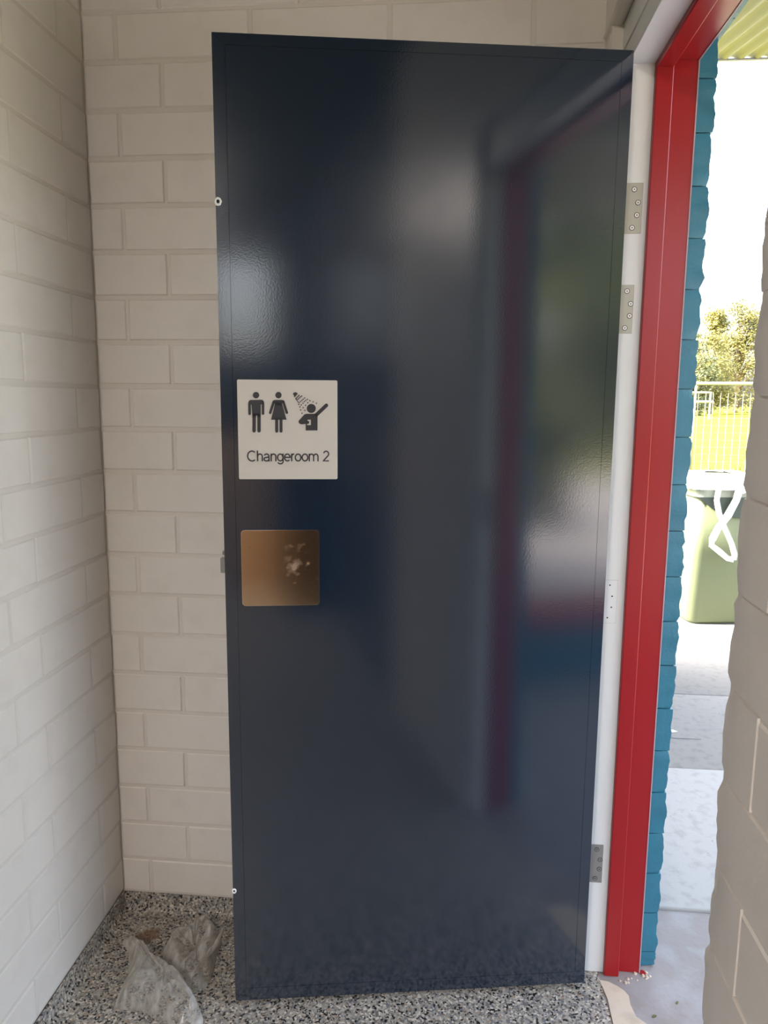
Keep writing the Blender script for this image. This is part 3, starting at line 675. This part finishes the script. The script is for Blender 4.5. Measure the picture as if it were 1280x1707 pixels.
tag(MB().box(-4.0, XL-0.3, YB+0.12, 4.0, 0, 2.76).box(XL-0.3, 0.40, 3.86, 4.0, 0, 2.76).build('wall_neighbour', M['blue']), 'blue painted walls of the neighbouring changeroom', 'wall', kind='structure')

# ------------------------------------------------------------------ added lamp out of view behind the camera, brightens the back wall
fill_lamp = tag(empty('added_fill_batten', (-0.84, -1.85, CEIL)), 'added batten light out of view behind the camera, fills the room', 'fill_lamp')
bevel(MB().box(-0.06, 0.06, -0.52, 0.52, -0.03, 0.0).build('batten_base', M['white'], fill_lamp), 0.004, 2)
bevel(MB().box(-0.05, 0.05, -0.50, 0.50, -0.075, -0.03).build('diffuser', M['fill_lamp'], fill_lamp), 0.02, 3)

# ------------------------------------------------------------------ clear plastic bag in the corner
def film_patch(outline, centre, hmax, seed, dome, rings=26, per=12):
    """crumpled film: smooth closed outline lofted to a centre, with soft folds radiating from it"""
    n0 = len(outline); pts = []
    for i in range(n0):          # Catmull-Rom outline
        p0, p1, p2, p3 = [Vector(outline[(i+k) % n0]) for k in (-1, 0, 1, 2)]
        for k in range(per):
            t = k/per
            pts.append(0.5*((2*p1)+(p2-p0)*t+(2*p0-5*p1+4*p2-p3)*t*t+(3*p1-p0-3*p2+p3)*t**3))
    n = len(pts); c = Vector(centre); m = MB()
    for r_ in range(rings+1):
        u = r_/rings             # 0 rim .. 1 centre
        for k, q in enumerate(pts):
            p_ = q.lerp(c, u*0.97)
            f1 = noise.noise(Vector((p_.x*9+seed, p_.y*9, seed)))
            f2 = noise.noise(Vector((k/n*26+seed, u*1.6, seed*2)))
            f3 = 1-abs(noise.noise(Vector((p_.x*23, p_.y*23+seed, 4))))*2
            h_ = hmax*dome(u)*(0.78+0.35*f1) + 0.010*min(1, u*5)*(f2*0.6+0.5*f3) + 0.003*min(1, u*6)*noise.noise(Vector((p_.x*70, p_.y*70, seed)))
            m.v.append((p_.x+0.004*f2*min(1, u*4), p_.y+0.004*f3*min(1, u*4), max(0.0015, 0.0015+h_)))
    for r_ in range(rings):
        for k in range(n): m.f.append((r_*n+k, r_*n+(k+1) % n, (r_+1)*n+(k+1) % n, (r_+1)*n+k))
    m.f.append(tuple(rings*n+k for k in range(n)))
    return m
bag = tag(empty('plastic_bag', (-0.66, 1.56, 0)), 'crumpled clear plastic bag lying on the speckled floor in the corner', 'plastic bag')
P1 = [(-0.812, 1.645), (-0.795, 1.655), (-0.772, 1.640), (-0.745, 1.590), (-0.70, 1.588), (-0.644, 1.550), (-0.574, 1.488), (-0.527, 1.432), (-0.535, 1.405), (-0.573, 1.395), (-0.64, 1.425), (-0.672, 1.440), (-0.735, 1.445), (-0.748, 1.506), (-0.752, 1.552), (-0.785, 1.615)]
P2 = [(-0.695, 1.620), (-0.690, 1.675), (-0.655, 1.685), (-0.640, 1.725), (-0.610, 1.735), (-0.585, 1.715), (-0.560, 1.673), (-0.556, 1.611), (-0.546, 1.545), (-0.569, 1.500), (-0.616, 1.528), (-0.662, 1.562)]
def to_local(m, o): m.v = [(x-o.location.x, y-o.location.y, z) for x, y, z in m.v]; return m
to_local(film_patch(P1, (-0.64, 1.49), 0.060, 2.3, lambda u: min(1.0, u*2.2)**0.7), bag).build('bag_body', M['film'], bag, smooth=True)
to_local(film_patch(P2, (-0.615, 1.625), 0.052, 7.7, lambda u: math.sin(min(1.0, u*1.9)*math.pi*0.55) * (1.0 - 0.75*max(0, u-0.40)/0.6)), bag).build('bag_mouth', M['film'], bag, smooth=True)
ed = MB(); pe = [(-0.560, 1.690, 0.030), (-0.553, 1.650, 0.044), (-0.556, 1.610, 0.040), (-0.575, 1.570, 0.030), (-0.590, 1.535, 0.018)]
to_local(ed.tube(pe, [0.002, 0.005, 0.006, 0.007, 0.004], 6), bag).build('rolled_edge', M['film'], bag, smooth=True)

# ------------------------------------------------------------------ wheelie bin with white liner and strap
BX, BYC = 1.688, 4.905
bin_ = tag(empty('rubbish_bin', (BX, BYC, 0.003), 0.13), 'green plastic rubbish bin on the path with white plastic over its rim', 'bin')
def rr_loop(hw, hd, r, n=6):
    out = []
    for cx, cy, a0 in ((hw-r, hd-r, 0), (-hw+r, hd-r, 90), (-hw+r, -hd+r, 180), (hw-r, -hd+r, 270)):
        for k in range(n+1):
            a = math.radians(a0+90*k/n); out.append((cx+r*math.cos(a), cy+r*math.sin(a)))
    return out
m = MB(); secs = [(0.0, 0.222, 0.232, 0.05), (0.02, 0.236, 0.246, 0.06), (0.45, 0.243, 0.256, 0.06), (0.80, 0.247, 0.266, 0.06)]
for z, hw, hd, r_ in secs: m.v += [(x, y, z) for x, y in rr_loop(hw, hd, r_)]
n = 28
for q in range(len(secs)-1):
    for k in range(n): m.f.append((q*n+k, q*n+(k+1) % n, (q+1)*n+(k+1) % n, (q+1)*n+k))
m.f.append(tuple(range(n))[::-1]); m.f.append(tuple(range((len(secs)-1)*n, len(secs)*n)))
m.build('bin_body', M['bin'], bin_, smooth=True).data
m = MB(); L1, L2 = rr_loop(0.258, 0.276, 0.06), rr_loop(0.240, 0.258, 0.055)
m.v += [(x, y, 0.80) for x, y in L1] + [(x, y, 0.865) for x, y in L1] + [(x, y, 0.865) for x, y in L2] + [(x, y, 0.80) for x, y in L2]
for q in range(4):
    for k in range(n): m.f.append((q*n+k, q*n+(k+1) % n, ((q+1) % 4)*n+(k+1) % n, ((q+1) % 4)*n+k))
m.build('bin_rim', M['bin_band'], bin_)
sc = [(-0.244, 0.80)] + [(-0.244+0.36*t, 0.80-0.125*math.sin(math.pi*0.5*min(1, t*1.5))) for t in [k/12 for k in range(1, 13)]] + [(0.244, 0.675), (0.244, 0.80)]
MB().prism(sc, lambda p_, t: (p_[0], t, p_[1]), -0.272, -0.250).build('scoop_shade', M['bin_dark'], bin_)  # dark panel painted in as the shade of the recess under the rim
for sx in (-1, 1):
    MB().tube([(sx*0.17-0.02, 0.27, 0.09), (sx*0.17+0.03, 0.27, 0.09)], 0.09, 20).build('wheel', M['bin_dark'], bin_)
lid = MB()
L1, L3 = rr_loop(0.262, 0.280, 0.06), rr_loop(0.20, 0.22, 0.05)
lid.v += [(x, y, 0.866) for x, y in L1] + [(x, y, 0.890) for x, y in L1] + [(x, y, 0.915) for x, y in L3]
for q in range(2):
    for k in range(n): lid.f.append((q*n+k, q*n+(k+1) % n, (q+1)*n+(k+1) % n, (q+1)*n+k))
lid.f.append(tuple(range(2*n, 3*n))); lid.f.append(tuple(range(n))[::-1])
lid.build('lid', M['bin'], bin_)
liner = tag(empty('white_liner', (BX, BYC, 0.87), 0.05), 'white plastic sheet and knotted strap draped over the green bin', 'plastic strap')
def film_ring():
    m = MB(); n = 56; lp = rr_loop(0.268, 0.286, 0.06, 13)
    n = len(lp)
    for q, (dz, s_) in enumerate([(-0.022, 1.012), (0.0, 1.03), (0.03, 1.02), (0.050, 0.80), (0.056, 0.30)]):
        for k, (x, y) in enumerate(lp):
            w = 0.010*noise.noise(Vector((k*0.35, q*0.8, 2)))
            extra = 0.0
            if q == 0 and x > -0.02 and y < 0: extra = -0.02*abs(math.sin(k*0.45))
            m.v.append((x*s_+w, y*s_+w, dz+extra+0.5*w))
    for q in range(4):
        for k in range(n): m.f.append((q*n+k, q*n+(k+1) % n, (q+1)*n+(k+1) % n, (q+1)*n+k))
    return m
film_ring().build('plastic_sheet', M['white_plastic'], liner, smooth=True)
def ribbon(path, w, m, th=0.003):
    base = len(m.v); pts = [Vector(p_) for p_ in path]
    for i, p_ in enumerate(pts):
        d = (pts[min(i+1, len(pts)-1)]-pts[max(0, i-1)]).normalized(); s_ = d.cross(Vector((0, 1, 0))).normalized()
        for a, b_ in ((-1, -1), (1, -1), (1, 1), (-1, 1)): m.v.append(tuple(p_ + s_*a*w*(1+0.2*noise.noise(p_*30)) + Vector((0, b_*th, 0))))
    for i in range(len(pts)-1):
        for k in range(4): m.f.append((base+i*4+k, base+i*4+(k+1) % 4, base+i*4+4+(k+1) % 4, base+i*4+4+k))
    m.f += [(base, base+1, base+2, base+3), tuple(base+(len(pts)-1)*4+k for k in range(4))]
    return m
YS = BYC - 0.312
s1 = [(1.578, YS, 0.900), (1.570, YS-0.004, 0.84), (1.564, YS-0.006, 0.79), (1.582, YS-0.010, 0.71), (1.622, YS-0.014, 0.62), (1.668, YS-0.012, 0.53), (1.693, YS-0.010, 0.46), (1.690, YS-0.009, 0.428)]
s2 = [(1.690, YS-0.009, 0.430), (1.655, YS-0.008, 0.435), (1.60, YS-0.007, 0.480), (1.553, YS-0.006, 0.515), (1.556, YS-0.005, 0.560)]
s3 = [(1.556, YS-0.004, 0.550), (1.585, YS-0.003, 0.620), (1.640, YS-0.002, 0.70), (1.680, YS-0.001, 0.79), (1.700, YS, 0.87), (1.705, YS+0.02, 0.92)]
loc = Vector((BX, BYC, 0.87))
for nm, path, w in (('strap_down', s1, 0.015), ('strap_fold', s2, 0.016), ('strap_up', s3, 0.021)):
    ribbon([Vector(q)-loc for q in path], w, MB()).build('strap', M['white_plastic'], liner)
kn = MB(); nk, mk = 12, 8
for i in range(mk+1):
    for k in range(nk):
        t = math.pi*i/mk; ph_ = 2*math.pi*k/nk; r_ = 0.052*(1+0.3*noise.noise(Vector((i*0.7, k*0.8, 1))))
        kn.v.append((0.040 + 1.0*r_*math.sin(t)*math.cos(ph_), -0.292+0.4*r_*math.sin(t)*math.sin(ph_), 0.012 + 0.95*r_*math.cos(t)))
for i in range(mk):
    for k in range(nk): kn.f.append((i*nk+k, i*nk+(k+1) % nk, (i+1)*nk+(k+1) % nk, (i+1)*nk+k))
kn.build('knot', M['white_plastic'], liner, smooth=True)

# ------------------------------------------------------------------ mesh fence, goal frame, trees, low wall
fence = tag(empty('mesh_fence', (5.0, 15.0, -0.03)), 'white wire mesh fence with a round top rail beyond the bin', 'fence')
FH = 1.74
MB().tube([(-3.5, 0, FH), (5.0, 0, FH)], 0.034, 10).build('top_rail', M['galv'], fence, smooth=True)
for x in (-3.4, -0.37, 2.4, 4.9): MB().tube([(x, 0, 0), (x, 0, FH)], 0.022, 8).build('post', M['galv'], fence, smooth=True)
vw = MB().tube([(0, 0, 0.06), (0, 0, 1.56)], 0.0075, 5).mesh('wire'); hw_ = MB().tube([(-3.5, 0, 0), (5.0, 0, 0)], 0.003, 5).mesh('wire')
for i in range(60): link('wire', vw, M['galv'], fence, (-3.35+i*0.138, -0.012, 0))
for i in range(9): link('wire', hw_, M['galv'], fence, (0, 0.004, 0.10+i*0.14))
goal = tag(empty('goal_frame', (19.1, 60, -0.03)), 'white goal frame standing far off on the playing field', 'goal')
for x in (-0.9, 0.55): MB().tube([(x, 0, 0), (x, 0, 2.1)], 0.09, 8).build('goal_post', M['galv'], goal)
MB().tube([(-0.95, 0, 2.05), (0.6, 0, 2.05)], 0.07, 8).build('crossbar', M['galv'], goal)
MB().tube([(-0.95, 0, 1.35), (0.8, 0, 1.35)], 0.10, 8).build('crossbar', M['galv'], goal)

def tree(loc, h_, spread, seed, leafm, label, nleaf=2600, ls=0.34, clumps=34):
    rnd = random.Random(seed)
    t = tag(empty('gum_tree', loc), label, 'tree', 'trees beyond the playing field')
    tr = MB(); top = Vector((rnd.uniform(-0.4, 0.4), 0, h_*0.62))
    tr.tube([(0, 0, -0.1), (0.1, 0, h_*0.2), (top.x*0.6, 0, h_*0.42), tuple(top)], [h_*0.028, h_*0.022, h_*0.016, h_*0.008], 8)
    cs = []
    for c in range(clumps):
        a = rnd.uniform(0, 2*math.pi); zz = rnd.uniform(0.06, 0.93); rad = spread*(1-abs(zz-0.45)*1.15)*rnd.uniform(0.3, 1.0)
        c_ = Vector((math.cos(a)*rad, math.sin(a)*rad, h_*zz)); cs.append((c_, rnd.uniform(0.11, 0.2)*h_*(1.15-0.6*zz)))
        b0 = Vector((0.1, 0, h_*min(0.5, zz*0.6))); tr.tube([tuple(b0), tuple((b0+c_)/2+Vector((0, 0, 0.05*h_))), tuple(c_)], [h_*0.010, h_*0.006, h_*0.003], 5)
    tr.build('trunk', M['bark'], t, smooth=True)
    lf = MB()
    for i in range(nleaf):
        c_, r_ = rnd.choice(cs); d = Vector((rnd.gauss(0, 1), rnd.gauss(0, 1), rnd.gauss(0, 0.8))).normalized()*r_*(rnd.random()**0.45)
        p_ = c_+d; s_ = ls*rnd.uniform(0.6, 1.3)
        a = Vector((rnd.uniform(-1, 1), rnd.uniform(-1, 1), rnd.uniform(-1, 1))).normalized(); b_ = a.orthogonal().normalized()*0.55
        lf.add([p_-a*s_*0.5, p_+b_*s_*0.35, p_+a*s_*0.5, p_-b_*s_*0.35], [(0, 1, 2, 3)])
    me = bpy.data.meshes.new('foliage'); me.from_pydata(lf.v, [], lf.f)
    tag(link('foliage', me, leafm, t), kind='stuff')
    return t
tree((35.2, 98, 0), 14.0, 3.5, 3, M['leaf'], 'tall yellow green gum tree at the right edge of the gap above the fence', 15000)
tree((28.2, 86, 0), 11.4, 3.0, 8, M['leaf'], 'rounded yellow green gum tree left of the tallest one', 15000)
tree((22.6, 76, 0), 7.9, 2.5, 12, M['leaf_dark'], 'lower greener gum tree partly hidden behind the blue wall edge', 8000)
tree((36.0, 114, 0), 11.6, 5.4, 21, M['leaf_dark'], 'dark green gum tree filling the gap behind the other two', 9000)
for i, (x, y, hh) in enumerate([(8.6, -14.5, 8.4), (13.4, -17.6, 9.8), (18.6, -20.5, 11), (24.2, -24.5, 11), (28, -31, 12)]):
    tree((x, y, 0), hh, 2.6, 40+i, M['leaf_dark'], ['nearest gum tree', 'second gum tree', 'third gum tree', 'fourth gum tree', 'farthest gum tree'][i] + ' on the field side behind the building', 6000, 0.42)
lw = tag(empty('low_wall', (1.6, -0.4, 0)), 'low blue painted block bench wall with a red cap outside the doorway', 'low wall')
bevel(MB().box(-0.85, 0.9, -0.17, 0.17, -0.002, 0.27).build('bench_body', M['blue'], lw), 0.006, 2)
bevel(MB().box(-0.88, 0.93, -0.20, 0.20, 0.27, 0.33).build('bench_cap', M['red'], lw), 0.006, 2)
tag(bevel(MB().box(-0.95, 0.0, -2.49, -2.45, 0.0, 1.10).build('backdrop', mat('tan_backdrop_board', (0.72, 0.53, 0.37), 0.5)), 0.003, 2), 'added tan partition panel standing in the room behind the camera', 'backdrop')  # added board, gives the push plate something tan to mirror
cr8 = tag(empty('dark_prop', (0.135, -2.0, 0)), 'added black crate on the floor by the rear wall', 'prop')  # added dark box, mirrored as the dark side of the push plate
bevel(MB().box(-0.135, 0.125, -0.35, 0.35, 0.0, 0.90).build('prop_body', M['dark'], cr8), 0.01, 2)
bevel(MB().box(-0.142, 0.132, -0.36, 0.36, 0.90, 0.93).build('prop_lid', M['dark'], cr8), 0.006, 2)
hd = MB(); rnd = random.Random(11)
for i in range(5000):
    p_ = Vector((rnd.uniform(-1.15, 1.15), rnd.uniform(-0.35, 0.35), rnd.uniform(0.0, 1.5)*(0.9+0.1*rnd.random()))); a = Vector((rnd.gauss(0, 1), rnd.gauss(0, 1), rnd.gauss(0, 1))).normalized(); b_ = a.orthogonal().normalized()
    hd.add([p_-a*0.07, p_+b_*0.03, p_+a*0.07, p_-b_*0.03], [(0, 1, 2, 3)])
hedge = tag(empty('hedge', (2.25, -4.5, -0.03)), 'dark green clipped hedge outside behind the low blue wall', 'hedge')
me = bpy.data.meshes.new('foliage'); me.from_pydata(hd.v, [], hd.f); tag(link('foliage', me, M['leaf_dark'], hedge), kind='stuff')
for x in (-0.7, 0, 0.7): MB().tube([(x, 0, 0), (x, 0, 1.2)], 0.03, 6).build('stem', M['bark'], hedge)
wd = MB(); rnd = random.Random(5)
for i in range(420):
    x = rnd.uniform(2.5, 7.0); y = rnd.uniform(13.2, 14.8); h_ = rnd.uniform(0.06, 0.22); a = rnd.uniform(0, math.pi); dx, dy = 0.02*math.cos(a), 0.02*math.sin(a)
    wd.add([(x-dx, y-dy, -0.03), (x+dx, y+dy, -0.03), (x+rnd.uniform(-0.06, 0.06), y, h_)], [(0, 1, 2)])
tag(wd.build('weeds', M['grass']), 'sparse dry weeds along the foot of the mesh fence', 'weeds', kind='stuff')
